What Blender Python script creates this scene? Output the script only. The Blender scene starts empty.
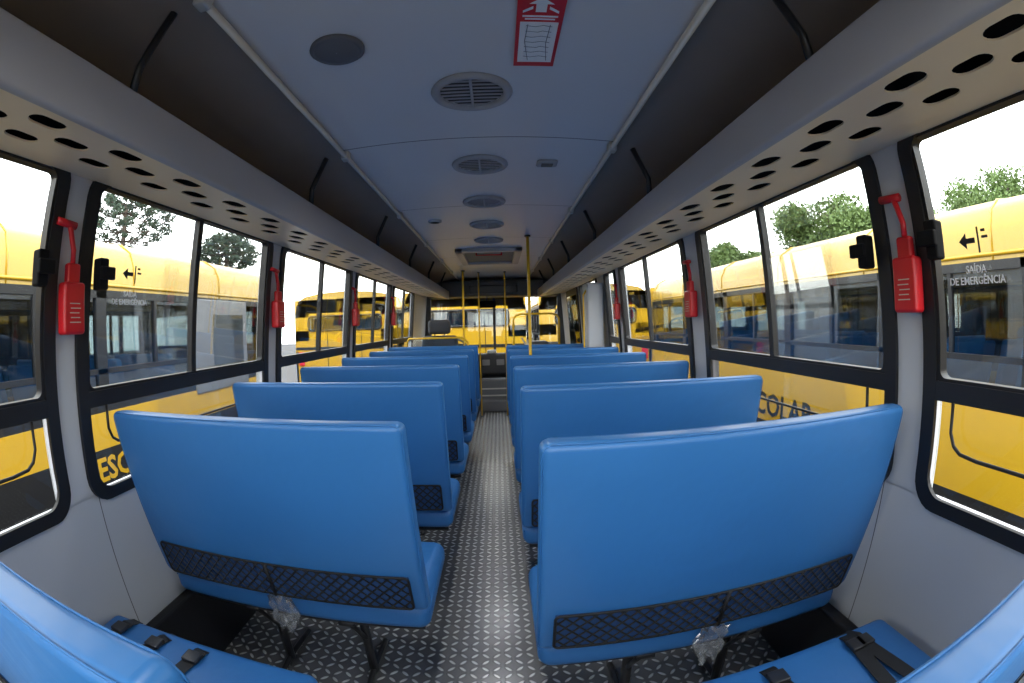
import bpy, bmesh, math, random
from mathutils import Matrix, Vector
random.seed(7)
SC=bpy.context.scene; C=SC.collection
SC.view_settings.view_transform='Standard'
PI=math.pi
# ---------------------------------------------------------------- materials
def mat(name,col,rough=.5,metal=0,var=.06,scale=8,bump=0,bscale=200,spec=.5,coat=0,bdist=.002):
    m=bpy.data.materials.new(name); m.use_nodes=True; nt=m.node_tree; b=nt.nodes['Principled BSDF']
    b.inputs['Roughness'].default_value=rough; b.inputs['Metallic'].default_value=metal
    b.inputs['Specular IOR Level'].default_value=spec; b.inputs['Coat Weight'].default_value=coat
    tc=nt.nodes.new('ShaderNodeTexCoord'); n=nt.nodes.new('ShaderNodeTexNoise'); n.inputs['Scale'].default_value=scale; n.inputs['Detail'].default_value=3
    nt.links.new(tc.outputs['Object'],n.inputs['Vector'])
    r=nt.nodes.new('ShaderNodeMapRange'); r.inputs['To Min'].default_value=1-var; r.inputs['To Max'].default_value=1+var
    nt.links.new(n.outputs['Fac'],r.inputs['Value'])
    h=nt.nodes.new('ShaderNodeHueSaturation'); h.inputs['Color'].default_value=(*col,1); nt.links.new(r.outputs[0],h.inputs['Value'])
    nt.links.new(h.outputs[0],b.inputs['Base Color'])
    if bump:
        n2=nt.nodes.new('ShaderNodeTexNoise'); n2.inputs['Scale'].default_value=bscale; nt.links.new(tc.outputs['Object'],n2.inputs['Vector'])
        bp=nt.nodes.new('ShaderNodeBump'); bp.inputs['Strength'].default_value=bump; bp.inputs['Distance'].default_value=bdist
        nt.links.new(n2.outputs['Fac'],bp.inputs['Height']); nt.links.new(bp.outputs[0],b.inputs['Normal'])
    return m
def seam(m,axis,period,off,width,dark=.35):
    nt=m.node_tree; b=nt.nodes['Principled BSDF']; src=b.inputs['Base Color'].links[0].from_socket
    tc=nt.nodes.new('ShaderNodeTexCoord'); s=nt.nodes.new('ShaderNodeSeparateXYZ'); nt.links.new(tc.outputs['Object'],s.inputs[0])
    def M(op,a,bv):
        x=nt.nodes.new('ShaderNodeMath'); x.operation=op; nt.links.new(a,x.inputs[0]); x.inputs[1].default_value=bv; return x.outputs[0]
    v=M('LESS_THAN',M('FLOORED_MODULO',M('SUBTRACT',s.outputs[axis],off),period),width)
    mx=nt.nodes.new('ShaderNodeMix'); mx.data_type='RGBA'; nt.links.new(v,mx.inputs['Factor']); nt.links.new(src,mx.inputs[6]); mx.inputs[7].default_value=(dark*.3,dark*.3,dark*.33,1)
    nt.links.new(mx.outputs[2],b.inputs['Base Color']); return m
def glass(name,tint=(1,1,1),refl=.06,rough=.02,diff=0):
    m=bpy.data.materials.new(name); m.use_nodes=True; nt=m.node_tree; nt.nodes.clear()
    o=nt.nodes.new('ShaderNodeOutputMaterial'); t=nt.nodes.new('ShaderNodeBsdfTransparent'); t.inputs[0].default_value=(*tint,1)
    g=nt.nodes.new('ShaderNodeBsdfGlossy'); g.inputs['Roughness'].default_value=rough
    lw=nt.nodes.new('ShaderNodeLayerWeight'); lw.inputs['Blend'].default_value=.25
    mr=nt.nodes.new('ShaderNodeMapRange'); mr.inputs['To Min'].default_value=refl; mr.inputs['To Max'].default_value=refl+.35
    nt.links.new(lw.outputs['Fresnel'],mr.inputs['Value'])
    x=nt.nodes.new('ShaderNodeMixShader'); nt.links.new(mr.outputs[0],x.inputs[0]); nt.links.new(t.outputs[0],x.inputs[1]); nt.links.new(g.outputs[0],x.inputs[2]); last=x.outputs[0]
    if diff:
        d=nt.nodes.new('ShaderNodeBsdfDiffuse'); d.inputs[0].default_value=(.9,.92,.95,1); y=nt.nodes.new('ShaderNodeMixShader'); y.inputs[0].default_value=diff
        nt.links.new(last,y.inputs[1]); nt.links.new(d.outputs[0],y.inputs[2]); last=y.outputs[0]
    nt.links.new(last,o.inputs[0])
    return m
def plate():
    m=mat('checker_plate',(.22,.22,.225),.26,.5,.25,3); nt=m.node_tree; b=nt.nodes['Principled BSDF']; src=b.inputs['Base Color'].links[0].from_socket
    tc=nt.nodes.new('ShaderNodeTexCoord'); s=nt.nodes.new('ShaderNodeSeparateXYZ'); nt.links.new(tc.outputs['Object'],s.inputs[0])
    def M(op,a,bv=None,c=None):
        x=nt.nodes.new('ShaderNodeMath'); x.operation=op
        for i,v in enumerate((a,bv,c)):
            if v is None: continue
            if isinstance(v,(int,float)): x.inputs[i].default_value=v
            else: nt.links.new(v,x.inputs[i])
        return x.outputs[0]
    S=.042
    X=M('DIVIDE',s.outputs[0],S); Y=M('DIVIDE',s.outputs[1],S)
    fx=M('FLOOR',X); fy=M('FLOOR',Y); par=M('FLOORED_MODULO',M('ADD',fx,fy),2.0); sg=M('SUBTRACT',1.0,M('MULTIPLY',par,2.0))
    px=M('SUBTRACT',M('SUBTRACT',X,fx),.5); py=M('MULTIPLY',M('SUBTRACT',M('SUBTRACT',Y,fy),.5),sg)
    a=M('MULTIPLY',M('ADD',px,py),.7071/.48); bb=M('MULTIPLY',M('SUBTRACT',px,py),.7071/.17)
    d=M('ADD',M('MULTIPLY',a,a),M('MULTIPLY',bb,bb))
    r=nt.nodes.new('ShaderNodeMapRange'); r.interpolation_type='SMOOTHSTEP'; nt.links.new(d,r.inputs['Value']); r.inputs['From Min'].default_value=1.1; r.inputs['From Max'].default_value=.4
    mx=nt.nodes.new('ShaderNodeMix'); mx.data_type='RGBA'; nt.links.new(r.outputs[0],mx.inputs['Factor']); nt.links.new(src,mx.inputs[6]); mx.inputs[7].default_value=(1,1,.99,1)
    nt.links.new(mx.outputs[2],b.inputs['Base Color'])
    bp=nt.nodes.new('ShaderNodeBump'); bp.inputs['Strength'].default_value=1; bp.inputs['Distance'].default_value=.012; nt.links.new(r.outputs[0],bp.inputs['Height']); nt.links.new(bp.outputs[0],b.inputs['Normal'])
    return m
M_vinyl=mat('blue_vinyl',(.036,.172,.44),.38,0,.07,3,.4,13,.5,.0,.007)
M_vinyl_d=mat('blue_vinyl_cushion',(.028,.15,.40),.46,0,.06,3,.35,16,.5,0,.006)
M_navy=mat('navy_backing',(.020,.07,.20),.8)
M_black=mat('black_rubber',(.012,.012,.014),.45)
M_blackm=mat('black_matte',(.008,.008,.009),.8,0,.05,8,0,0,.2)
M_net=mat('black_net',(.006,.006,.008),.6)
M_metal=mat('black_metal',(.03,.03,.034),.35,.3)
M_wall=seam(mat('grey_laminate',(.56,.575,.60),.42,0,.04,2),1,.62,.28,.004)
M_ceil=seam(mat('ceiling_panel',(.66,.66,.68),.32,0,.05,2),1,1.06,.61,.007)
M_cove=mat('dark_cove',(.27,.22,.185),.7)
M_lip=mat('rack_lip_grey',(.42,.405,.41),.4,0,.05,3)
M_under=mat('rack_panel_bounce_tint',(.90,.74,.52),.42,0,.05,4)  # grey-beige panel, warm bounce off the yellow buses tinted into its colour
M_alu=mat('aluminium',(.62,.59,.54),.35,.4)
M_vent=mat('vent_grey',(.36,.36,.38),.5)
M_ventd=mat('vent_dark',(.025,.025,.028),.6)
M_spk=mat('speaker_grey',(.13,.13,.14),.6)
M_red=mat('red_plastic',(.62,.012,.02),.35)
M_white=mat('white_print',(.85,.85,.85),.5)
M_dark=mat('dark_print',(.03,.03,.035),.5)
M_yel=mat('yellow_pole',(.80,.48,.02),.35)
M_busyel=mat('bus_yellow',(.48,.28,.010),.28,0,.04,1,0,0,.5,.3)
M_busroof=mat('bus_roof_yellow',(.42,.265,.03),.30,0,.04,1,0,0,.5,.2)
M_busgrey=mat('bus_grey',(.14,.145,.155),.4)
M_busblack=mat('bus_black',(.010,.010,.011),.35)
M_busseat=mat('bus_seat_blue',(.07,.34,.85),.5)
M_glass=glass('window_glass',(.96,.98,.97),.03)
M_glass2=glass('bus_glass',(.56,.61,.62),.08)
M_dash=mat('dash_plastic',(.085,.085,.09),.55)
M_seatdrv=mat('driver_fabric',(.06,.062,.07),.85)
M_leaf=mat('leaf_green',(.105,.165,.04),.7,0,.35,.3)
M_leafd=mat('araucaria_green',(.035,.06,.035),.8,0,.3,.3)
M_bark=mat('bark',(.07,.05,.038),.9,0,.2,2)
M_asph=mat('asphalt',(.09,.08,.07),.9,0,.2,1)
M_plastic=glass('clear_plastic',(.92,.94,.96),.22,.12,.07)
M_plate=plate()
# ---------------------------------------------------------------- helpers
def obj(name,bm,m,parent=None,smooth=False,kind=None):
    me=bpy.data.meshes.new(name); bmesh.ops.recalc_face_normals(bm,faces=bm.faces); bm.to_mesh(me); bm.free()
    me.materials.append(m)
    if smooth:
        for p in me.polygons: p.use_smooth=True
    o=bpy.data.objects.new(name,me); C.objects.link(o)
    if parent: o.parent=parent
    if kind: o['kind']=kind
    return o
def thing(name,label,cat,loc=(0,0,0),rz=0,group=None):
    o=bpy.data.objects.new(name,None); o.empty_display_size=.05; C.objects.link(o); o.location=loc; o.rotation_euler=(0,0,rz)
    return tag(o,label,cat,group)
def tag(o,label,cat,group=None):
    o['label']=label; o['category']=cat
    if group: o['group']=group
    return o
def copy_tree(r,loc,label,rz=None):
    c=r.copy(); C.objects.link(c); c.location=loc; c['label']=label
    if rz is not None: c.rotation_euler=(0,0,rz)
    for ch in r.children:
        d=ch.copy(); C.objects.link(d); d.parent=c
        for g in ch.children:
            e=g.copy(); C.objects.link(e); e.parent=d
    return c
def NB(): return bmesh.new()
def box(bm,x0,x1,y0,y1,z0,z1,bev=0,seg=2):
    r=bmesh.ops.create_cube(bm,size=1); vs=r['verts']
    for v in vs: v.co=Vector(((x0+x1)/2+v.co.x*(x1-x0),(y0+y1)/2+v.co.y*(y1-y0),(z0+z1)/2+v.co.z*(z1-z0)))
    if bev:
        es=list({e for v in vs for e in v.link_edges}); bmesh.ops.bevel(bm,geom=es,offset=bev,segments=seg,profile=.5,affect='EDGES')
    return bm
def rbox(bm,x0,x1,y0,y1,z0,z1,r,fn=None,n=(6,3,6)):
    h=[(x1-x0)/2,(y1-y0)/2,(z1-z0)/2]; c=[(x1+x0)/2,(y1+y0)/2,(z1+z0)/2]; ax=[]
    for k in range(3):
        rr=min(r,h[k]*.999); e=[0,.25,.55,.8]; lo=[-h[k]+rr*t for t in e]; inn=h[k]-rr
        mid=[-inn+2*inn*i/n[k] for i in range(n[k]+1)]; ax.append(lo+mid+[-t for t in reversed(lo)])
    D={}
    def V(i,j,k):
        q=(i,j,k)
        if q in D: return D[q]
        p=[ax[0][i],ax[1][j],ax[2][k]]; s=[max(-(h[t]-min(r,h[t]*.999)),min(h[t]-min(r,h[t]*.999),p[t])) for t in range(3)]
        d=Vector([p[t]-s[t] for t in range(3)])
        if d.length>1e-9:
            d=d.normalized(); p=[s[t]+d[t]*min(r,h[t]*.999) for t in range(3)]
        w=Vector([p[t]+c[t] for t in range(3)])
        if fn: w=Vector(fn(*w))
        D[q]=bm.verts.new(w); return D[q]
    N=[len(a) for a in ax]
    for a,b,cx in ((0,1,2),(1,2,0),(2,0,1)):
        for e in (0,N[cx]-1):
            for i in range(N[a]-1):
                for j in range(N[b]-1):
                    vs=[]
                    for (di,dj) in ((0,0),(1,0),(1,1),(0,1)):
                        q=[0,0,0]; q[a]=i+di; q[b]=j+dj; q[cx]=e; vs.append(V(*q))
                    try: bm.faces.new(vs)
                    except ValueError: pass
    return bm
def tube(bm,pts,r,seg=8,cap=True):
    pts=[Vector(p) for p in pts]; rings=[]
    up=None
    for i,p in enumerate(pts):
        if i==0: t=pts[1]-p
        elif i==len(pts)-1: t=p-pts[i-1]
        else: t=(pts[i+1]-p).normalized()+(p-pts[i-1]).normalized()
        t.normalize()
        if up is None: up=Vector((0,0,1)) if abs(t.z)<.9 else Vector((0,1,0))
        a=t.cross(up)
        if a.length<1e-4: a=t.cross(Vector((1,0,0)))
        a.normalize(); b=a.cross(t).normalized(); up=b
        rings.append([bm.verts.new(p+(a*math.cos(2*PI*k/seg)+b*math.sin(2*PI*k/seg))*r) for k in range(seg)])
    for i in range(len(rings)-1):
        for k in range(seg): bm.faces.new((rings[i][k],rings[i][(k+1)%seg],rings[i+1][(k+1)%seg],rings[i+1][k]))
    if cap: bm.faces.new(rings[0][::-1]); bm.faces.new(rings[-1])
    return bm
def lathe(bm,prof,seg=32,c=(0,0,0),mtx=None):
    rings=[]
    for r,z in prof:
        rings.append([bm.verts.new(Vector((r*math.cos(2*PI*k/seg),r*math.sin(2*PI*k/seg),z))) for k in range(seg)])
    for i in range(len(rings)-1):
        for k in range(seg): bm.faces.new((rings[i][k],rings[i][(k+1)%seg],rings[i+1][(k+1)%seg],rings[i+1][k]))
    vs=[v for r in rings for v in r]
    for v in vs:
        if mtx: v.co=mtx@v.co
        v.co+=Vector(c)
    return bm
def strip(bm,pts,hw,th):
    for a,c in zip(pts,pts[1:]):
        a=Vector(a);c=Vector(c); t=(c-a); t.z=0; t.normalize(); h=Vector((t.y,-t.x,0))*hw; u=Vector((0,0,th))
        A=[bm.verts.new(v) for v in (a-h+u,a+h+u,c+h+u,c-h+u,a-h,a+h,c+h,c-h)]
        for f in ((0,1,2,3),(4,5,6,7),(0,1,5,4),(2,3,7,6),(1,2,6,5),(0,3,7,4)): bm.faces.new([A[i] for i in f])
def text_mesh(name,body,size,m,mtx,parent,extrude=.0006,align='CENTER',bold=0):
    tc=bpy.data.curves.new('tmp','FONT'); tc.body=body; tc.size=size; tc.align_x=align; tc.align_y='CENTER'; tc.extrude=extrude; tc.offset=bold; tc.resolution_u=2
    to=bpy.data.objects.new('tmp',tc); C.objects.link(to); dg=bpy.context.evaluated_depsgraph_get()
    me=bpy.data.meshes.new_from_object(to.evaluated_get(dg)); bpy.data.objects.remove(to); bpy.data.curves.remove(tc)
    me.transform(mtx); me.materials.clear(); me.materials.append(m)
    o=bpy.data.objects.new(name,me); C.objects.link(o); o.parent=parent; return o
def basis(o,x,y):
    x=Vector(x).normalized(); y=Vector(y).normalized(); z=x.cross(y)
    return Matrix(((x.x,y.x,z.x,o[0]),(x.y,y.y,z.y,o[1]),(x.z,y.z,z.z,o[2]),(0,0,0,1)))
# ---------------------------------------------------------------- camera
R=Matrix.Rotation(-.0273,3,'Z')@Matrix.Rotation(-.0379,3,'X')@Matrix.Rotation(.0242,3,'Y')
cd=bpy.data.cameras.new('camera'); co=bpy.data.objects.new('camera',cd); C.objects.link(co)
F=475.0; cd.type='PANO'; cd.sensor_width=10.5*1024/F; cd.sensor_height=cd.sensor_width*683/1024
co.matrix_world=Matrix(((R[0][0],R[0][2],-R[0][1],.067),(R[1][0],R[1][2],-R[1][1],0),(R[2][0],R[2][2],-R[2][1],1.25),(0,0,0,1)))
SC.camera=co
# ---------------------------------------------------------------- world, sun and added fill spots
w=bpy.data.worlds.new('sky'); SC.world=w; w.use_nodes=True; nt=w.node_tree; bg=nt.nodes['Background']
tcw=nt.nodes.new('ShaderNodeTexCoord'); sp=nt.nodes.new('ShaderNodeSeparateXYZ'); nt.links.new(tcw.outputs['Generated'],sp.inputs[0])
cr=nt.nodes.new('ShaderNodeValToRGB'); cr.color_ramp.elements[0].position=.0; cr.color_ramp.elements[0].color=(1,.99,.98,1); cr.color_ramp.elements[1].position=.9; cr.color_ramp.elements[1].color=(.86,.91,1,1)
nt.links.new(sp.outputs[2],cr.inputs[0]); nt.links.new(cr.outputs[0],bg.inputs['Color']); bg.inputs['Strength'].default_value=5.4
sd=bpy.data.lights.new('sun','SUN'); sd.energy=2.4; sd.angle=.6; sd.color=(1,.96,.9); so=bpy.data.objects.new('sun',sd); C.objects.link(so); so.rotation_euler=(math.radians(35),math.radians(25),0)
for i,y in enumerate((.35,1.65,2.95,4.25,5.7)):  # added fill spots brightening floor and seat tops, no real fitting behind them
    ld=bpy.data.lights.new('fill_spot','SPOT'); ld.energy=13; ld.spot_size=math.radians(150); ld.spot_blend=.9; ld.shadow_soft_size=0; lo=bpy.data.objects.new('fill_spot',ld); C.objects.link(lo); lo.location=(-.02,y,1.90)
# ---------------------------------------------------------------- shell
Y0,Y1=-.62,7.45
def X(z):
    if z<=.8: return 1.12
    if z<=1.11: return 1.12-.02*(z-.8)/.31
    return 1.10-.04*(z-1.11)/.577
def P(s,y,z,d=0): return Vector((s*(X(z)-d),y,z))
def patch(bm,s,y0,y1,z0,z1,d0,d1):
    zs=sorted({z0,z1}|{z for z in (.8,1.11) if z0<z<z1})
    for a,b in zip(zs,zs[1:]):
        v=[[bm.verts.new(P(s,y,z,d)) for z in (a,b) for y in (y0,y1)] for d in (d0,d1)]
        A,B=v
        for q in ((A[0],A[1],A[3],A[2]),(B[0],B[1],B[3],B[2]),(A[0],A[1],B[1],B[0]),(A[2],A[3],B[3],B[2]),(A[0],A[2],B[2],B[0]),(A[1],A[3],B[3],B[1])): bm.faces.new(q)
def rr(y0,y1,z0,z1,r,n=6):
    o=[]
    for cy,cz,a0 in ((y1-r,z1-r,0),(y0+r,z1-r,90),(y0+r,z0+r,180),(y1-r,z0+r,270)):
        for i in range(n+1):
            a=math.radians(a0+90*i/n); o.append((cy+r*math.cos(a),cz+r*math.sin(a)))
    return o
def ring(bm,A,B,s,d0,d1):
    n=len(A); v=[[bm.verts.new(P(s,y,z,d)) for y,z in L] for L,d in ((A,d0),(A,d1),(B,d1),(B,d0))]
    for a,b in ((0,1),(1,2),(2,3),(3,0)):
        for k in range(n): bm.faces.new((v[a][k],v[a][(k+1)%n],v[b][(k+1)%n],v[b][k]))
WIN={-1:[(-.47,.73),(.91,2.10),(2.30,3.48),(3.68,4.86),(5.06,6.25)],1:[(-.50,.72),(.92,2.13),(2.40,3.73),(3.95,4.28),(4.72,5.65)]}
wn=0
for s,nm in ((-1,'left'),(1,'right')):
    bm=NB(); patch(bm,s,Y0,Y1,0,.805,-.04,0); patch(bm,s,Y0,Y1,1.70,1.80,-.04,0)
    ed=[Y0]+[t for q in WIN[s] for t in (q[0]-.01,q[1]+.01)]+[Y1]
    for a,b in zip(ed[::2],ed[1::2]): patch(bm,s,a,b,.80,1.71,-.04,0)
    obj('wall_'+nm,bm,M_wall,kind='structure')
    bm=NB(); box(bm,*sorted((s*1.065,s*1.119)),Y0,Y1,0.001,.33,.01); obj('baseboard_'+nm,bm,M_black,kind='structure')
    for i,(a,b) in enumerate(WIN[s]):
        wn+=1
        bm=NB(); ring(bm,rr(a-.046,b+.046,.778,1.732,.083),rr(a,b,.815,1.690,.06),s,0,.014); patch(bm,s,a,b,1.058,1.104,-.02,.014)
        ring(bm,rr(a-.005,b+.005,1.098,1.698,.03),rr(a+.012,b-.012,1.112,1.682,.02),s,-.025,.008)
        fr=obj('window_%d'%wn,bm,M_black,kind='structure')
        mid=(a+b)/2
        if b-a>.6:
            if i==1: mid=1.5 if s<0 else 1.56
            if i==2: mid=2.9 if s<0 else 3.1
            bm=NB(); patch(bm,s,mid-.015,mid+.015,1.11,1.685,-.02,.006); obj('divider',bm,M_black,fr)
        for (c,d,z0,z1,o_) in ((a+.01,mid,1.10,1.688,.0),(mid,b-.01,1.10,1.688,-.012),(a+.005,b-.005,.82,1.06,-.006)):
            bm=NB(); patch(bm,s,c,d,z0,z1,-.006+o_,-.003+o_); obj('glass_pane',bm,M_glass,fr)
        if i<2:
            bm=NB(); e=a+.07 if i==1 else b-.07; g=1 if i==1 else -1
            pts=[P(s,e,1.06,.02),P(s,e,.99,.02),P(s,e+g*.015,.96,.02),P(s,e+g*.04,.945,.02),P(s,e+g*.1,.94,.02),P(s,(b-.1) if i==1 else (a+.1),.94,.02)]
            tube(bm,pts,.005); obj('guard_rail',bm,M_black,fr,True)
            bm=NB(); yl=a+.035 if i==1 else b-.035
            q=P(s,yl,1.43,.03); box(bm,q.x-.020,q.x+.020,yl-.020,yl+.020,1.385,1.475,.006); box(bm,q.x-s*.035-.008,q.x-s*.035+.008,yl-.03,yl+.03,1.412,1.448,.004); obj('latch',bm,M_blackm,fr)
bm=NB(); box(bm,-1.12,1.12,Y0,Y1,-.05,0); obj('floor',bm,M_plate,kind='structure')
def extr(bm,prof,y0,y1):
    a=[bm.verts.new((x,y0,z)) for x,z in prof]; b=[bm.verts.new((x,y1,z)) for x,z in prof]
    for i in range(len(prof)-1): bm.faces.new((a[i],a[i+1],b[i+1],b[i]))
bm=NB(); xs=[-.53+1.06*i/16 for i in range(17)]
pr=[(x,1.952-.012*(x/.53)**2) for x in xs]; extr(bm,pr,Y0,Y1); extr(bm,[(x,z+.03) for x,z in pr],Y0,Y1); obj('ceiling',bm,M_ceil,kind='structure')
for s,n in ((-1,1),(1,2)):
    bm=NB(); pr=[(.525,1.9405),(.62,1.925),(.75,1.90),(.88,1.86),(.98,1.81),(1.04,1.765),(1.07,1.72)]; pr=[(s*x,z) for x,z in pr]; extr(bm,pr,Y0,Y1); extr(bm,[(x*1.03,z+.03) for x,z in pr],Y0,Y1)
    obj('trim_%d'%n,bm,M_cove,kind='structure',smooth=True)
# rear wall and rear window
bm=NB(); box(bm,-1.12,1.12,Y0-.05,Y0,0,.85); box(bm,-1.12,1.12,Y0-.05,Y0,1.75,2.0); box(bm,-1.12,-.95,Y0-.05,Y0,.85,1.75); box(bm,.95,1.12,Y0-.05,Y0,.85,1.75); obj('wall_back',bm,M_wall,kind='structure')
bm=NB(); box(bm,-.96,.96,Y0-.03,Y0-.025,.84,1.76); obj('window_%d'%(wn+1),bm,M_glass,kind='structure')
# front wall
bm=NB(); box(bm,-1.12,1.12,Y1,Y1+.05,0,.70); box(bm,-1.12,1.12,Y1,Y1+.05,1.66,2.0); box(bm,-1.12,-1.0,Y1,Y1+.05,.70,1.66); box(bm,1.0,1.12,Y1,Y1+.05,.70,1.66); box(bm,-.02,.02,Y1,Y1+.04,.70,1.66)
obj('wall_front',bm,M_dash,kind='structure')
bm=NB(); box(bm,-1.0,1.0,Y1+.02,Y1+.025,.69,1.67); obj('window_%d'%(wn+2),bm,M_glass,kind='structure')
# ---------------------------------------------------------------- racks
def perf_panel(s,parent):
    cu=bpy.data.curves.new('c','CURVE'); cu.dimensions='2D'; cu.fill_mode='BOTH'; cu.extrude=.002
    W=.398
    def spl(pts):
        sp_=cu.splines.new('POLY'); sp_.points.add(len(pts)-1); sp_.use_cyclic_u=True
        for p,q in zip(sp_.points,pts): p.co=(q[0],q[1],0,1)
    spl([(Y0,0),(6.9,0),(6.9,W),(Y0,W)])
    def hole(y,x):
        pts=[]; hl=.022; r=.031
        for i in range(9): a=-PI/2+PI*i/8; pts.append((y+hl+r*math.cos(a),x+r*math.sin(a)))
        for i in range(9): a=PI/2+PI*i/8; pts.append((y-hl+r*math.cos(a),x+r*math.sin(a)))
        spl(pts)
    y=-.34
    while y<6.7:
        for x,o in ((.08,0),(.151,.13),(.226,.01)): hole(y+o,x)
        y+=.265
    to=bpy.data.objects.new('t',cu); C.objects.link(to); dg=bpy.context.evaluated_depsgraph_get(); me=bpy.data.meshes.new_from_object(to.evaluated_get(dg)); bpy.data.objects.remove(to)
    for v in me.vertices:
        t=v.co.y/W; v.co=Vector((s*(.66+.393*t),v.co.x,1.634+.057*t+v.co.z))
    me.materials.clear(); me.materials.append(M_under); o=bpy.data.objects.new('perforated_panel',me); C.objects.link(o); o.parent=parent
for s,nm in ((-1,'left'),(1,'right')):
    t=thing('luggage_rack','long grey overhead rack with perforated underside above the %s windows'%nm,'rack')
    perf_panel(s,t)
    bm=NB(); box(bm,*sorted((s*.67,s*1.055)),Y0,6.9,1.712,1.716); obj('liner',bm,M_blackm,t)
    bm=NB(); rbox(bm,*sorted((s*.645,s*.668)),Y0,6.9,1.626,1.742,.01,None,(1,6,2)); obj('lip',bm,M_lip,t,True)
    for y in (-.3,.62,1.70,2.78,3.86,4.94,6.02):
        bm=NB(); tube(bm,[(s*.655,y,1.738),(s*.655,y,1.80),(s*.60,y,1.925)],.011); obj('bracket',bm,M_metal,t,True)
    r=thing('ceiling_rail','thin aluminium rail running along the %s edge of the ceiling panel'%nm,'rail')
    bm=NB(); tube(bm,[(s*.517,Y0,1.922),(s*.517,6.9,1.922)],.0095,12); obj('tube',bm,M_alu,r,True)
    for y in (.62,1.70,2.78,3.86,4.94,6.02):
        bm=NB(); rbox(bm,s*.517-.016,s*.517+.016,y-.022,y+.022,1.905,1.945,.008,None,(1,1,1)); obj('clamp',bm,M_alu,r,True)
# ---------------------------------------------------------------- ceiling fittings
def make_vent():
    t=thing('ceiling_vent','','vent',group='round vents down the middle of the ceiling')
    bm=NB(); lathe(bm,[(.120,0),(.122,-.006),(.117,-.014),(.108,-.017),(.098,-.014),(.094,-.004)],40); obj('rim',bm,M_vent,t,True)
    bm=NB(); lathe(bm,[(.001,-.001),(.095,-.001)],40); obj('duct_opening',bm,M_ventd,t)
    bm=NB()
    for i in range(8):
        y=-.077+.022*i; h=math.sqrt(max(.0001,.094**2-y*y)); box(bm,-h,h,y-.0035,y+.0035,-.009,-.006)
    box(bm,-.004,.004,-.094,.094,-.013,-.006); obj('louvres',bm,M_vent,t); return t
V0=make_vent()
vl=['largest round louvred ceiling vent, nearest the red and white sign','round louvred ceiling vent second from the camera','round louvred ceiling vent third from the camera','round louvred ceiling vent fourth from the camera','round louvred ceiling vent just behind the square hatch']
for i,y in enumerate((1.29,1.98,2.63,3.26,3.90)):
    if i==0: V0.location=(0,y,1.951); V0['label']=vl[0]
    else: copy_tree(V0,(0,y,1.951),vl[i])
t=thing('ceiling_speaker','grey round speaker grille in the ceiling beside the left rail','speaker',(-.32,.97,1.947))
bm=NB(); lathe(bm,[(.07,0),(.071,-.008),(.064,-.014),(.058,-.010)],32); obj('rim',bm,M_spk,t,True)
bm=NB(); lathe(bm,[(.06,-.010),(.04,-.014),(.001,-.016)],32); obj('grille',bm,M_spk,t,True)
t=thing('ceiling_switch','small oval grey fitting on the ceiling right of the second vent','fitting',(.29,1.96,1.948))
bm=NB(); rbox(bm,-.045,.045,-.04,.04,-.014,0,.013); obj('housing',bm,M_vent,t,True)
bm=NB(); rbox(bm,-.025,.025,-.02,.02,-.018,-.012,.003); obj('lens',bm,M_spk,t,True)
t=thing('ceiling_light','small round fitting on the ceiling left of the third vent','light',(-.34,3.08,1.947))
bm=NB(); lathe(bm,[(.045,0),(.044,-.012),(.03,-.016)],24); obj('rim',bm,M_vent,t,True)
bm=NB(); lathe(bm,[(.031,-.015),(.001,-.017)],24); obj('lens',bm,M_ventd,t,True)
t=thing('roof_hatch','square roof hatch with pale frame and dark inner panel near the front','hatch',(-.01,4.8,1.95))
bm=NB(); 
for q in ((-.31,.31,-.5,-.42),(-.31,.31,.42,.5),(-.31,-.24,-.5,.5),(.24,.31,-.5,.5)): box(bm,*q,-.035,0,.006)
obj('frame',bm,M_lip,t)
bm=NB(); box(bm,-.25,.25,-.43,.43,-.012,-.002); obj('panel',bm,M_spk,t)
bm=NB(); tube(bm,[(-.12,-.3,-.01),(-.12,-.3,-.04),(.12,-.3,-.04),(.12,-.3,-.01)],.008); obj('handle',bm,M_red,t,True)
# ceiling sign
t=thing('ceiling_sign','red and white emergency instruction sign stuck on the ceiling','sign',(.172,.955,1.944))
bm=NB(); box(bm,-.053,.053,-.19,.17,-.003,0,.001); obj('plate',bm,M_red,t)
bm=NB(); box(bm,-.044,.044,-.045,.145,-.0042,-.003); obj('diagram_panel',bm,M_white,t)
bm=NB(); box(bm,-.040,.040,-.072,-.066,-.0042,-.003); box(bm,-.034,.034,-.060,-.055,-.0042,-.003)
f=bm.faces.new([bm.verts.new((x,-y-.115,-.0045)) for x,y in ((0,.03),(-.028,.004),(-.012,.004),(-.012,-.028),(.012,-.028),(.012,.004),(.028,.004))])
for sx in (-1,1): bm.faces.new([bm.verts.new((sx*x,-y-.115,-.0045)) for x,y in ((.018,-.004),(.04,-.022),(.04,-.032),(.018,-.016))])
obj('arrow',bm,M_white,t)
bm=NB()
for i in range(7): tube(bm,[(-.030,-.030+.024*i,-.0046),(-.008+.008*math.sin(i*2),-.026+.024*i,-.0046),(.010,-.032+.024*i,-.0046),(.031,-.027+.024*i,-.0046)],.0008,4)
tube(bm,[(-.026,-.035,-.0046),(-.03,.04,-.0046),(-.018,.135,-.0046)],.0008,4); tube(bm,[(.026,-.035,-.0046),(.022,.05,-.0046),(.03,.135,-.0046)],.0008,4)
obj('diagram_lines',bm,M_spk,t)
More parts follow.
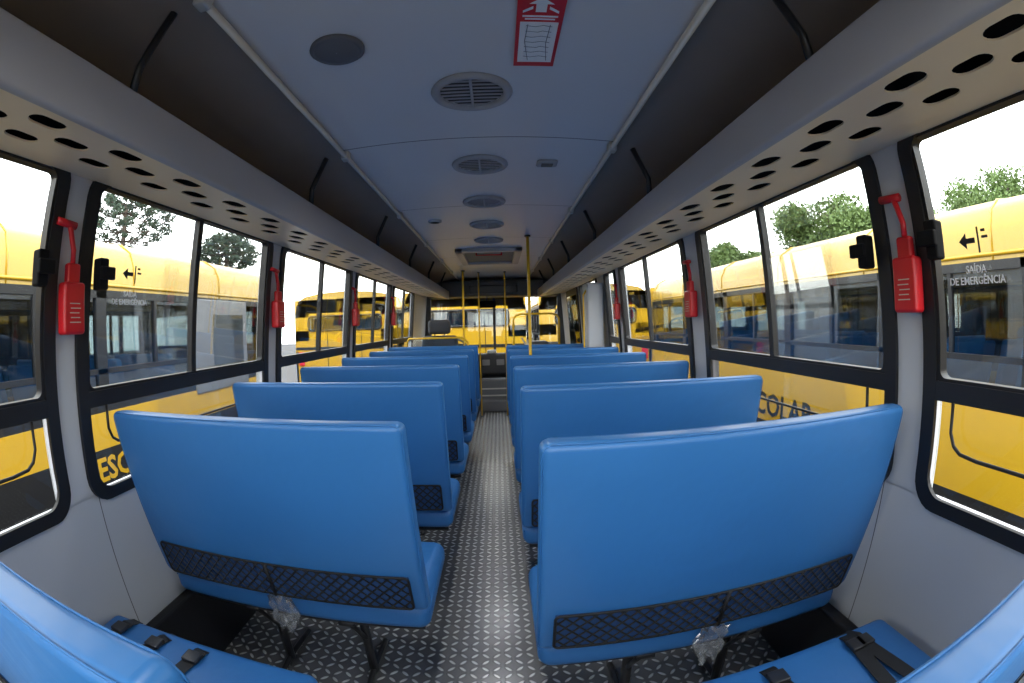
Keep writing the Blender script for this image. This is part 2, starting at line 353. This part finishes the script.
# ---------------------------------------------------------------- bench seats
W=.458; ZB=.476
def lean(x,y,z): return (x,y+(1.04-z)*.21,z)
def make_seat():
    t=thing('bench_seat','','seat',group='blue bench seats along the aisle')
    def f(x,y,z):
        b=-.008*(1-(x/W)**2)*math.sin(PI*max(0,min(1,(z-ZB)/.565)))*(1 if y<.03 else 0)
        if y>.04: b=.02*(1-(x/W)**4)*math.sin(PI*max(0,min(1,(z-ZB)/.565)))
        return lean(x,y+b,z)
    bm=NB(); rbox(bm,-W,W,0,.060,ZB,1.04,.018,f,(10,2,8)); bk=obj('backrest',bm,M_vinyl,t,True)
    bm=NB()
    for yy in (.006,.054):
        L=rr(-W+.003,W-.003,ZB+.004,1.037,.022,5); pts=[lean(y,yy,z) for y,z in L]; tube(bm,pts+[pts[0]],.0018,5,False)
    obj('piping',bm,M_vinyl_d,bk,True)
    bm=NB(); rbox(bm,-W+.005,W-.005,.135,.60,.385,.475,.036,lambda x,y,z:(x,y,z+(.012*(1-(x/W)**2) if z>.42 else 0)),(8,6,2)); cu=obj('cushion',bm,M_vinyl_d,t,True)
    bm=NB(); L=[(-W+.008,.15),(-W+.008,.56),(W-.008,.56),(W-.008,.15)]; tube(bm,[(x,y,.450) for x,y in L],.0024,5); obj('piping',bm,M_vinyl_d,cu,True)
    z0,z1,x0,x1=.492,.610,-.420,.420
    def on(x,z,d=.009): 
        q=lean(x,-d,z); return (q[0],q[1]-.006*(1-(x/W)**2),q[2])
    bm=NB(); L=rr(x0,x1,z0,z1,.012,4); tube(bm,[on(*p) for p in L]+[on(*L[0])],.0038,6,False); tube(bm,[on(0,z0),on(0,z1)],.006,6)
    pk=obj('net_pocket',bm,M_net,t,True)
    bm=NB(); sp_=.033; hh=z1-z0
    c=x0-hh
    while c<x1:
        for sg in (1,-1):
            a=(c,z0) if sg>0 else (c,z1); b=(c+hh,z1) if sg>0 else (c+hh,z0)
            ta=0;tb=1
            if a[0]<x0: ta=(x0-a[0])/hh
            if b[0]>x1: tb=(x1-a[0])/hh
            if tb>ta+.02:
                pa=[a[i]+(b[i]-a[i])*ta for i in (0,1)]; pb=[a[i]+(b[i]-a[i])*tb for i in (0,1)]
                tube(bm,[on(*pa,.008),on(*pb,.008)],.0026,4,False)
        c+=sp_
    obj('netting',bm,M_net,pk)
    bm=NB(); rbox(bm,x0,x1,-.004,.002,z0,z1,.0028,lambda x,y,z:(x,y+(1.04-z)*.21-.006*(1-(x/W)**2),z),(8,1,2)); obj('pocket_backing',bm,M_navy,pk)
    bm=NB()
    tube(bm,[(-W+.03,.19,.370),(W-.03,.19,.370)],.014); tube(bm,[(-W+.03,.50,.370),(W-.03,.50,.370)],.014)
    for x in (-W+.04,W-.04): tube(bm,[(x,.50,.370),(x,.19,.370),(x,.17,.42),(x,.075,.85)],.010)
    obj('frame',bm,M_metal,t,True)
    for x in (-.16,.18):
        bm=NB(); tube(bm,[(x,.33,.36),(x,.33,.02)],.018); tube(bm,[(x,.12,.012),(x,.20,.02),(x,.33,.03),(x,.46,.02),(x,.54,.012)],.012); box(bm,x-.025,x+.025,.17,.52,.355,.37)
        tube(bm,[(x,.19,.36),(x,.33,.18)],.009); obj('leg',bm,M_metal,t,True)
    return t
S0=make_seat()
nth=['nearest to the camera','second from the camera','third from the camera','fourth from the camera','fifth from the camera','sixth from the camera']
front=[]
for k in range(6):
    o=S0 if k==0 else copy_tree(S0,(0,0,0),'')
    o.location=(-.605,.977+.75*k,0); o['label']='blue vinyl bench seat left of the aisle with net pocket, '+nth[k]
    if k==0: front.append(o)
for k in range(6):
    o=copy_tree(S0,(.592,.794+.75*k,0),'blue vinyl bench seat right of the aisle with net pocket, '+nth[k])
    if k==0: front.append(o)
rear=[copy_tree(S0,(-.615,.132,0),'blue rear bench seat cut off at the bottom left corner'),copy_tree(S0,(.60,.068,0),'blue rear bench seat cut off at the bottom right corner')]
for o,dy,dx,sc in zip(rear,(.055,.05),(-.105,.055),(.77,.88)):
    for ch in o.children:
        if ch.name.startswith('cushion'): ch.location.y=dy; ch.location.x=dx; ch.scale.x=sc
for i,o in enumerate(front):
    bm=NB(); r=bmesh.ops.create_icosphere(bm,subdivisions=3,radius=1)
    for v in bm.verts:
        n=v.co.copy(); k=1+.30*math.sin(9*n.x+3*i)*math.cos(7*n.z)+.2*math.sin(13*n.y+5*n.z); v.co=Vector((n.x*.045*k,.125+n.y*.018*k,.415+n.z*.070*k))
    obj('plastic_wrap',bm,M_plastic,o)
for o,belts in ((rear[0],((-.38,.03),(-.30,.10),(-.12,.05))),(rear[1],((.34,-.04),(.24,.04),(.08,-.05)))):
    dy=.055 if o is rear[0] else .05
    for x,d in belts:
        bm=NB(); strip(bm,[(x,.20,.491),(x+d*.5,.42,.4905),(x+d,.55+dy,.489),(x+d*1.1,.592+dy,.472)],.021,.002); b=obj('seat_belt',bm,M_net,o)
        bm=NB(); cx=x+d*.9; rbox(bm,cx-.024,cx+.024,.49+dy,.535+dy,.490,.501,.004,None,(1,1,1)); obj('buckle',bm,M_metal,b,True)
# ---------------------------------------------------------------- hammer boxes
def make_hammer(s):
    t=thing('hammer_box','','hammer box',group='red emergency hammer boxes on the pillars')
    bm=NB(); rbox(bm,*sorted((0,-s*.045)),-.042,.042,0,.135,.010,None,(1,2,3)); bd=obj('case',bm,M_red,t,True)
    bm=NB(); rbox(bm,*sorted((-s*.010,-s*.036)),-.026,.026,.128,.185,.008,None,(1,1,2)); obj('holder',bm,M_red,t,True)
    bm=NB(); g=1 if s>0 else -1
    tube(bm,[(-s*.022,0,.18),(-s*.022,0,.22),(-s*.022,g*.018,.27),(-s*.022,g*.025,.285)],.009); tube(bm,[(-s*.022,g*.0,.285),(-s*.022,g*.075,.290)],.011); obj('hammer',bm,M_red,t,True)
    bm=NB()
    for i in range(5): box(bm,*sorted((-s*.0452,-s*.0457)),-.022+.004*(i%2),.022-.003*(i%3),.030+.012*i,.0325+.012*i)
    obj('print',bm,M_alu,t); return t
for s,ys,nm in ((-1,(.82,2.20,3.58,4.96),'left'),(1,(.79,2.265,3.84),'right')):
    h=make_hammer(s)
    for i,y in enumerate(ys):
        o=h if i==0 else copy_tree(h,(0,0,0),'')
        o.location=(s*(X(1.33)-.016),y,1.265); o['label']='red emergency hammer box on the %s wall pillar, %s'%(nm,nth[i])
# ---------------------------------------------------------------- window stickers
def sticker(s,y,z,lab):
    t=thing('exit_sticker',lab,'sticker'); rd=(0,1,0) if s<0 else (0,-1,0); up=(P(s,y,1.6)-P(s,y,1.2)).normalized()
    def at(dy,dz,d=.0): 
        p=P(s,y+dy,z+dz,.004+d); return (p.x,p.y,p.z)
    text_mesh('lettering','SAÍDA\nDE EMERGÊNCIA',.024,M_white,basis(at(0,-.03),rd,up),t,.0004,bold=.0003)
    bm=NB(); Mx=basis(at(0,.045),rd,up)
    for p in ([(-.045,0),(-.02,.018),(-.02,.006),(.008,.006),(.008,-.006),(-.02,-.006),(-.02,-.018)],[(.016,.028),(.022,.028),(.022,-.028),(.016,-.028)],[(.03,.008),(.05,.008),(.05,.002),(.03,.002)],[(.03,.022),(.044,.022),(.044,.016),(.03,.016)]):
        bm.faces.new([bm.verts.new(Mx@Vector((a,b,.0))) for a,b in p])
    obj('arrow',bm,M_dark,t)
sticker(-1,1.115,1.40,'white exit lettering with arrow on left window pane'); sticker(1,.575,1.375,'white exit lettering with arrow on right rearmost window pane')
# ---------------------------------------------------------------- front of the bus
def pole(x,y,z0,z1,lab,r=.012):
    t=thing('grab_pole',lab,'pole',(x,y,z0),group=None)
    bm=NB(); tube(bm,[(0,0,0.006),(0,0,z1-z0-.006)],r,12); obj('tube',bm,M_yel,t,True)
    for z in (0,z1-z0-.012):
        bm=NB(); lathe(bm,[(.001,z),(r*2,z),(r*2,z+.012),(.001,z+.012)],20); obj('flange',bm,M_metal,t)
pole(.31,3.70,0,1.945,'tall yellow pole rising from the right seats to ceiling')
pole(-.378,6.05,0,1.945,'yellow pole left of the aisle beside the driver area',.013)
pole(-.19,6.35,0,1.95,'slim yellow pole at the left corner of the aisle end',.009)
pole(.16,6.35,0,1.95,'slim yellow pole at the right corner of the aisle end',.009)
t=thing('guard_rail','low yellow guard rail at the end of the aisle on the right','rail',(.26,6.2,0))
bm=NB(); tube(bm,[(0,0,0),(0,0,1.30),(.03,0,1.35),(.10,0,1.37),(.5,0,1.37),(.57,0,1.35),(.60,0,1.30),(.60,0,0)],.013,10); obj('tube',bm,M_yel,t,True)
bm=NB(); tube(bm,[(0,0,.8),(.60,0,.8)],.010,8); obj('crossbar',bm,M_yel,t,True)
t=thing('front_header','black header panel above the windshield','panel')
bm=NB(); rbox(bm,-.99,.99,6.95,7.42,1.66,1.90,.04,None,(6,2,2)); obj('housing',bm,M_dash,t,True)
bm=NB(); rbox(bm,-.35,.35,6.93,6.96,1.70,1.82,.01); obj('destination_panel',bm,M_metal,t,True)
t=thing('dashboard','black dashboard across the front below the windshield','dashboard')
bm=NB(); rbox(bm,-1.06,-.26,7.0,7.43,.001,.86,.08,lambda x,y,z:(x,y+(.12*(.9-z) if y<7.1 else 0),z),(8,3,4)); rbox(bm,-.30,.95,7.22,7.43,.47,.80,.05,None,(6,2,2)); obj('body',bm,M_dash,t,True)
bm=NB(); rbox(bm,-.85,-.4,7.0,7.08,.84,.97,.035); obj('instrument_cluster',bm,M_dash,t,True)
for x in (-.20,.02,.24):
    bm=NB(); rbox(bm,x,x+.12,7.205,7.225,.62,.71,.01,None,(1,1,1)); obj('air_outlet',bm,M_lip,t,True)
bm=NB(); rbox(bm,-.12,.02,7.25,7.37,.795,.85,.02,None,(1,1,1)); obj('radio',bm,M_white,t,True)
bm=NB(); rbox(bm,.3,.5,7.25,7.37,.795,.87,.02,None,(1,1,1)); obj('tray',bm,M_busgrey,t,True)
t=thing('steering_wheel','black steering wheel in front of the driver seat','steering wheel',(-.62,6.72,.92),0)
Mx=Matrix.Rotation(math.radians(35),4,'X'); bm=NB(); pts=[Mx@Vector((.22*math.cos(a*PI/16),.22*math.sin(a*PI/16),0)) for a in range(33)]; tube(bm,pts,.014,8,False); obj('rim',bm,M_dash,t,True)
bm=NB()
for a in (90,210,330): tube(bm,[(0,0,0),Mx@Vector((.21*math.cos(math.radians(a)),.21*math.sin(math.radians(a)),0))],.012)
tube(bm,[(0,0,0),(0,.285,-.24)],.022); obj('spokes',bm,M_dash,t,True)
t=thing('engine_cover','grey stepped engine cover at the end of the aisle','cover',(0,0,0))
bm=NB(); rbox(bm,-.25,.22,6.86,6.99,.001,.46,.04); obj('cover',bm,M_busgrey,t,True)
bm=NB(); rbox(bm,-.22,.18,6.66,6.87,.001,.17,.03); obj('step',bm,M_spk,t,True)
bm=NB(); box(bm,-.2,.16,6.855,6.862,.20,.22); box(bm,-.2,.16,6.855,6.862,.30,.32); obj('trim_strip',bm,M_alu,t)
bm=NB(); tube(bm,[(-.2,6.93,.44),(-.22,6.90,.78)],.01); lathe(bm,[(.001,.81),(.026,.80),(.026,.77),(.001,.76)],12,(-.22,6.90,0)); obj('gear_lever',bm,M_dash,t,True)
t=thing('driver_seat','dark driver seat with headrest at the front left','seat',(-.68,5.90,0))
bm=NB(); rbox(bm,-.24,.24,0,.14,.5,1.12,.05,lambda x,y,z:(x*(1-.15*max(0,z-.7)),y+(1.1-z)*.15,z)); obj('backrest',bm,M_seatdrv,t,True)
bm=NB(); rbox(bm,-.14,.14,-.01,.09,1.14,1.32,.04); tube(bm,[(-.06,.05,1.1),(-.06,.04,1.18)],.008); tube(bm,[(.06,.05,1.1),(.06,.04,1.18)],.008); obj('headrest',bm,M_seatdrv,t,True)
bm=NB(); rbox(bm,-.25,.25,.1,.56,.40,.53,.05); obj('cushion',bm,M_seatdrv,t,True)
bm=NB(); rbox(bm,-.17,.17,.15,.5,.001,.41,.03); obj('pedestal',bm,M_dash,t,True)
t=thing('driver_partition','low dark partition with yellow rail behind the driver seat','partition',(0,5.55,0))
bm=NB(); rbox(bm,-1.03,-.30,0,.03,.05,.92,.012); obj('panel',bm,M_busgrey,t,True)
bm=NB(); tube(bm,[(-1.03,.015,.0),(-1.03,.015,1.05),(-1.0,.015,1.1),(-.36,.015,1.1),(-.30,.015,1.05),(-.30,.015,.0)],.012); obj('rail',bm,M_yel,t,True)
bm=NB(); box(bm,-1.02,-.32,.012,.018,.92,1.09); obj('glass',bm,M_glass,t)
t=thing('side_partition','upright pale grey panel on the right wall ahead of the windows','partition',(0,0,0))
bm=NB(); rbox(bm,.90,1.06,4.38,4.62,.001,1.62,.02); obj('panel',bm,M_wall,t,True)
bm=NB(); tube(bm,[(.90,4.42,.6),(.87,4.42,.65),(.87,4.42,1.5),(.90,4.42,1.55)],.008); obj('handle',bm,M_yel,t,True)
t=thing('turnstile','low dark turnstile with metal arms beside the front door','turnstile',(.62,6.6,0))
bm=NB(); rbox(bm,-.12,.12,-.16,.16,.001,1.0,.03); obj('cabinet',bm,M_dash,t,True)
bm=NB()
for a in (90,210,330): tube(bm,[(-.12,0,.85),(-.24,.16*math.cos(math.radians(a)),.85+.2*math.sin(math.radians(a)))],.012)
obj('arms',bm,M_alu,t,True)
t=thing('mirror','black interior mirror hanging under the front header','mirror',(-.1,7.0,1.54))
bm=NB(); rbox(bm,-.13,.13,-.015,.015,-.05,.05,.014); obj('housing',bm,M_blackm,t,True)
bm=NB(); tube(bm,[(0,.01,.04),(0,.05,.118)],.008); obj('arm',bm,M_metal,t,True)
bm=NB(); patch(bm,1,5.85,6.75,.02,1.70,.001,.02); d=obj('door_1',bm,M_black,kind='structure')
for a,b in ((5.90,6.28),(6.32,6.70)):
    bm=NB(); patch(bm,1,a,b,.3,1.6,.021,.024); obj('door_glass',bm,M_glass2,d)
# ---------------------------------------------------------------- outside
bm=NB(); box(bm,-60,60,-40,70,-.95,-.9); obj('ground',bm,M_asph,kind='structure')
def make_bus(loc,rz,L,label,ddoor=None,text=None,rows=True,band=(.10,.40)):
    t=thing('school_bus',label,'bus',(loc[0],loc[1],-.9),rz)
    g=.9; ez=1.10 if rows else 1.22; up=.07 if rows else 0
    bm=NB()
    for s in (-1,1): box(bm,*sorted((s*1.15,s*1.2)),0,L,-.05+g,.70+g)
    box(bm,-1.2,1.2,0,.05,-.1+g,ez+g); box(bm,-1.2,1.2,L-.05,L,-.1+g,ez+g); box(bm,-1.2,1.2,0,.05,1.52+g,1.9+g); box(bm,-1.2,1.2,L-.05,L,1.52+g,1.9+g)
    for sx in (-1,1): box(bm,*sorted((sx*.85,sx*1.2)),0,.05,1.0+g,1.6+g)
    obj('side_panel',bm,M_busyel,t)
    bm=NB()
    for s in (-1,1): box(bm,*sorted((s*1.19,s*1.203)),.02,L-.02,band[0]+g,band[1]+g)
    obj('black_band',bm,M_busblack,t)
    bm=NB(); pr=[(-1.17,1.60),(-1.16,1.75),(-1.10,1.88),(-.95,1.97),(-.6,2.03),(0,2.06),(.6,2.03),(.95,1.97),(1.10,1.88),(1.16,1.75),(1.17,1.60)]; pr=[(x,z+g+(up if z>1.7 else 0)) for x,z in pr]; extr(bm,pr,0,L)
    for y in (0,L): bm.faces.new([bm.verts.new((x,y,z)) for x,z in pr])
    obj('roof',bm,M_busroof,t,True)
    bm=NB()
    for s in (-1,1): tube(bm,[(s*1.172,0,1.66+g),(s*1.172,L,1.66+g)],.014,6)
    y=.7
    while y<L:
        a=[(x*1.003,y,z+.004) for x,z in pr]; tube(bm,a,.008,5); y+=1.45
    obj('roof_seam',bm,M_busyel,t,True)
    bm=NB()
    for s in (-1,1): box(bm,*sorted((s*1.13,s*1.19)),0,L,-.38+g,-.05+g)
    box(bm,-1.18,1.18,0.01,L-.01,-.05+g,.0+g); obj('skirt',bm,M_busblack,t)
    bm=NB(); n=max(2,round((L-.4)/1.45)); st=(L-.4)/n
    for s in (-1,1):
        for i in range(n+1): y=.2+i*st; box(bm,*sorted((s*1.13,s*1.185)),y-.06,y+.06,.70+g,1.62+g)
        for i in range(n): y=.2+(i+.5)*st; box(bm,*sorted((s*1.14,s*1.18)),y-.018,y+.018,1.0+g,1.6+g)
        box(bm,*sorted((s*1.13,s*1.19)),0,L,.69+g,.76+g); box(bm,*sorted((s*1.13,s*1.185)),0,L,1.56+g,1.62+g); box(bm,*sorted((s*1.13,s*1.185)),0,L,.985+g,1.025+g)
        for y in (0.0,L-.2): box(bm,*sorted((s*1.0,s*1.185)),y+.01,y+.19,.7+g,1.62+g)
    obj('window_frame',bm,M_busblack,t)
    for s in (-1,1):
        for i in range(n):
            bm=NB(); box(bm,*sorted((s*1.155,s*1.16)),.2+i*st+.05,.2+(i+1)*st-.05,.75+g,1.57+g); obj('window_pane',bm,M_glass2,t)
    for y in (.03,L-.03):
        bm=NB(); box(bm,-1.0,1.0,y-.004,y+.004,ez+g,1.6+g); obj('window_pane',bm,M_glass2,t)
    if not rows:
        bm=NB(); pts=[(x,-.01,z) for x,z in rr(-.86,.86,ez+g,1.53+g,.08,4)]; tube(bm,pts+[pts[0]],.022,6,False); tube(bm,[(0,-.01,ez+g),(0,-.01,1.53+g)],.015,6); obj('rear_window_seal',bm,M_busblack,t,True)
        bm=NB(); rbox(bm,-1.22,1.22,-.12,.0,-.35+g,-.12+g,.04,None,(4,1,1)); obj('bumper',bm,M_busblack,t,True)
        for sx in (-1,1):
            bm=NB(); rbox(bm,*sorted((sx*.98,sx*1.12)),-.03,.01,.45+g,.75+g,.02,None,(1,1,2)); obj('tail_light',bm,M_red,t,True)
        bm=NB(); box(bm,-1.19,1.19,-.012,0,.80+g,.86+g,.004); box(bm,-.4,-.39,-.012,0,.2+g,1.15+g); box(bm,.4,.41,-.012,0,.2+g,1.15+g); obj('rear_band',bm,M_busblack,t)
        bm=NB(); rbox(bm,-.95,.95,.5,.6,.6+g,1.5+g,.03,None,(2,1,2)); obj('seat',bm,M_busseat,t,True)
    y=.9
    while y<L-1.6 and rows:
        for x in (-.6,.6):
            bm=NB(); rbox(bm,x-.45,x+.45,y,y+.09,.44+g,1.08+g,.03,lambda x,y,z:(x,y+(1.9-z)*.2,z),(2,1,2)); obj('seat',bm,M_busseat,t,True)
        y+=.78
    for s in (-1,1):
        for y in (1.6,L-1.6):
            bm=NB(); Mx=Matrix.Rotation(PI/2,4,'Y'); lathe(bm,[(.001,-.14),(.25,-.14),(.40,-.13),(.44,-.08),(.44,.08),(.40,.13),(.25,.14),(.001,.14)],28,(s*1.04,y,.44),Mx); obj('wheel',bm,M_busblack,t,True)
    if ddoor:
        s,a,b=ddoor; bm=NB(); box(bm,*sorted((s*1.16,s*1.215)),a,b,.66+g,1.6+g,.01); dd=obj('door',bm,M_busgrey,t)
        bm=NB(); box(bm,*sorted((s*1.212,s*1.22)),a+.35,b-.1,.85+g,1.45+g,.003); obj('door_window',bm,M_glass2,dd)
    if text:
        s,ty,tz,size,tm=text; text_mesh('lettering','ESCOLAR',size,tm,basis((s*1.205,ty,tz+g),(0,s,0),(0,0,1)),t,.001,'LEFT',.006)
    return t
make_bus((-4.13,-3.5),0,9.2,'yellow school bus with grey door parked along the left side',(1,7.4,8.5),(1,5.83,.27,.25,M_busyel),band=(-.05,.43))
make_bus((4.27,-3.5),0,12.5,'yellow school bus parked along the right side',None,(-1,8.75,.28,.36,M_busblack),band=(-.05,.10))
make_bus((-3.3,9.9),0,8,'yellow school bus ahead, left of the windshield centre',rows=False)
make_bus((-.6,9.2),0,8,'yellow school bus straight ahead through the windshield',rows=False)
make_bus((2.1,9.7),0,8,'yellow school bus ahead, right of the windshield centre',rows=False)
# a second row of parked buses beyond each neighbour, seen through their windows
make_bus((-7.6,-4.0),0,9.2,'yellow school bus parked beyond the left neighbouring bus',rows=False,band=(-.05,.1))
make_bus((7.8,-4.0),0,12.5,'yellow school bus parked beyond the right neighbouring bus',rows=False,band=(-.05,.1))
# trees
def leaves(bm,c,r,n,sz,flat=.8):
    for i in range(n):
        d=Vector((random.gauss(0,1),random.gauss(0,1),random.gauss(0,1))).normalized()*r*random.uniform(.5,1.05); d.z*=flat; p=Vector(c)+d
        a=Vector((random.uniform(-1,1),random.uniform(-1,1),random.uniform(-1,1))).normalized(); b=a.cross(Vector((random.uniform(-1,1),random.uniform(-1,1),random.uniform(-1,1)))).normalized(); s=sz*random.uniform(.6,1.3)
        bm.faces.new([bm.verts.new(p+q) for q in (a*s,b*s*.6,-a*s,-b*s*.6)])
def broad(loc,h,r,label):
    t=thing('leafy_tree',label,'tree',(loc[0],loc[1],-.9)); bm=NB(); tube(bm,[(0,0,0),(.1,.1,h*.35),(0,.2,h*.6),(.2,0,h*.8)],.28)
    for a in range(5): tube(bm,[(0,0,h*.4),(r*.6*math.cos(a*1.26),r*.6*math.sin(a*1.26),h*.7)],.12,6)
    obj('trunk',bm,M_bark,t,True); bm=NB()
    for i in range(34):
        a=random.uniform(0,6.28); q=r*math.sqrt(random.random())*.82; zz=h-r*.36-random.uniform(0,r*.9)-.35*q
        c=(q*math.cos(a),q*math.sin(a),zz); leaves(bm,c,r*.30,620,.16)
    obj('foliage',bm,M_leaf,t)
def arau(loc,h,r,label):
    t=thing('araucaria_tree',label,'tree',(loc[0],loc[1],-.9)); bm=NB(); tube(bm,[(0,0,0),(0,.05,h*.5),(0,0,h*.97)],.22)
    bf=NB()
    for k in range(5):
        z=h*(.74+.058*k); rr_=r*(.9,1,.9,.7,.4)[k]
        for a in range(9):
            an=a*.698+k*.5; e=Vector((rr_*math.cos(an),rr_*math.sin(an),z+rr_*.2)); tube(bm,[(0,0,z),(e.x*.6,e.y*.6,z-.1),tuple(e)],.05,5); leaves(bf,e,.62,90,.15,.6); leaves(bf,(e.x*.7,e.y*.7,z+.05),.4,30,.14,.5)
    obj('trunk',bm,M_bark,t,True); obj('foliage',bf,M_leafd,t)
arau((-30,28),13.3,4.4,'tall dark araucaria tree behind the left bus'); arau((-25,38),11.0,2.8,'smaller dark araucaria tree further along on the left')
broad((25,27.5),13.3,5.2,'big leafy green tree behind the right bus'); broad((20,38),9.8,3.9,'lower leafy tree at the far end behind right bus'); broad((37,17),15.8,6.2,'leafy green tree seen through the rear right window'); broad((41,30),14.6,5.4,'leafy tree between the two larger right trees')
broad((29,41),11.4,4.8,'leafy tree filling the gap in the right tree line'); broad((47,4),14.4,6.0,'leafy tree at the far right edge of the view')
broad((-42,14),11,3.5,'leafy tree at the far left edge of the view')
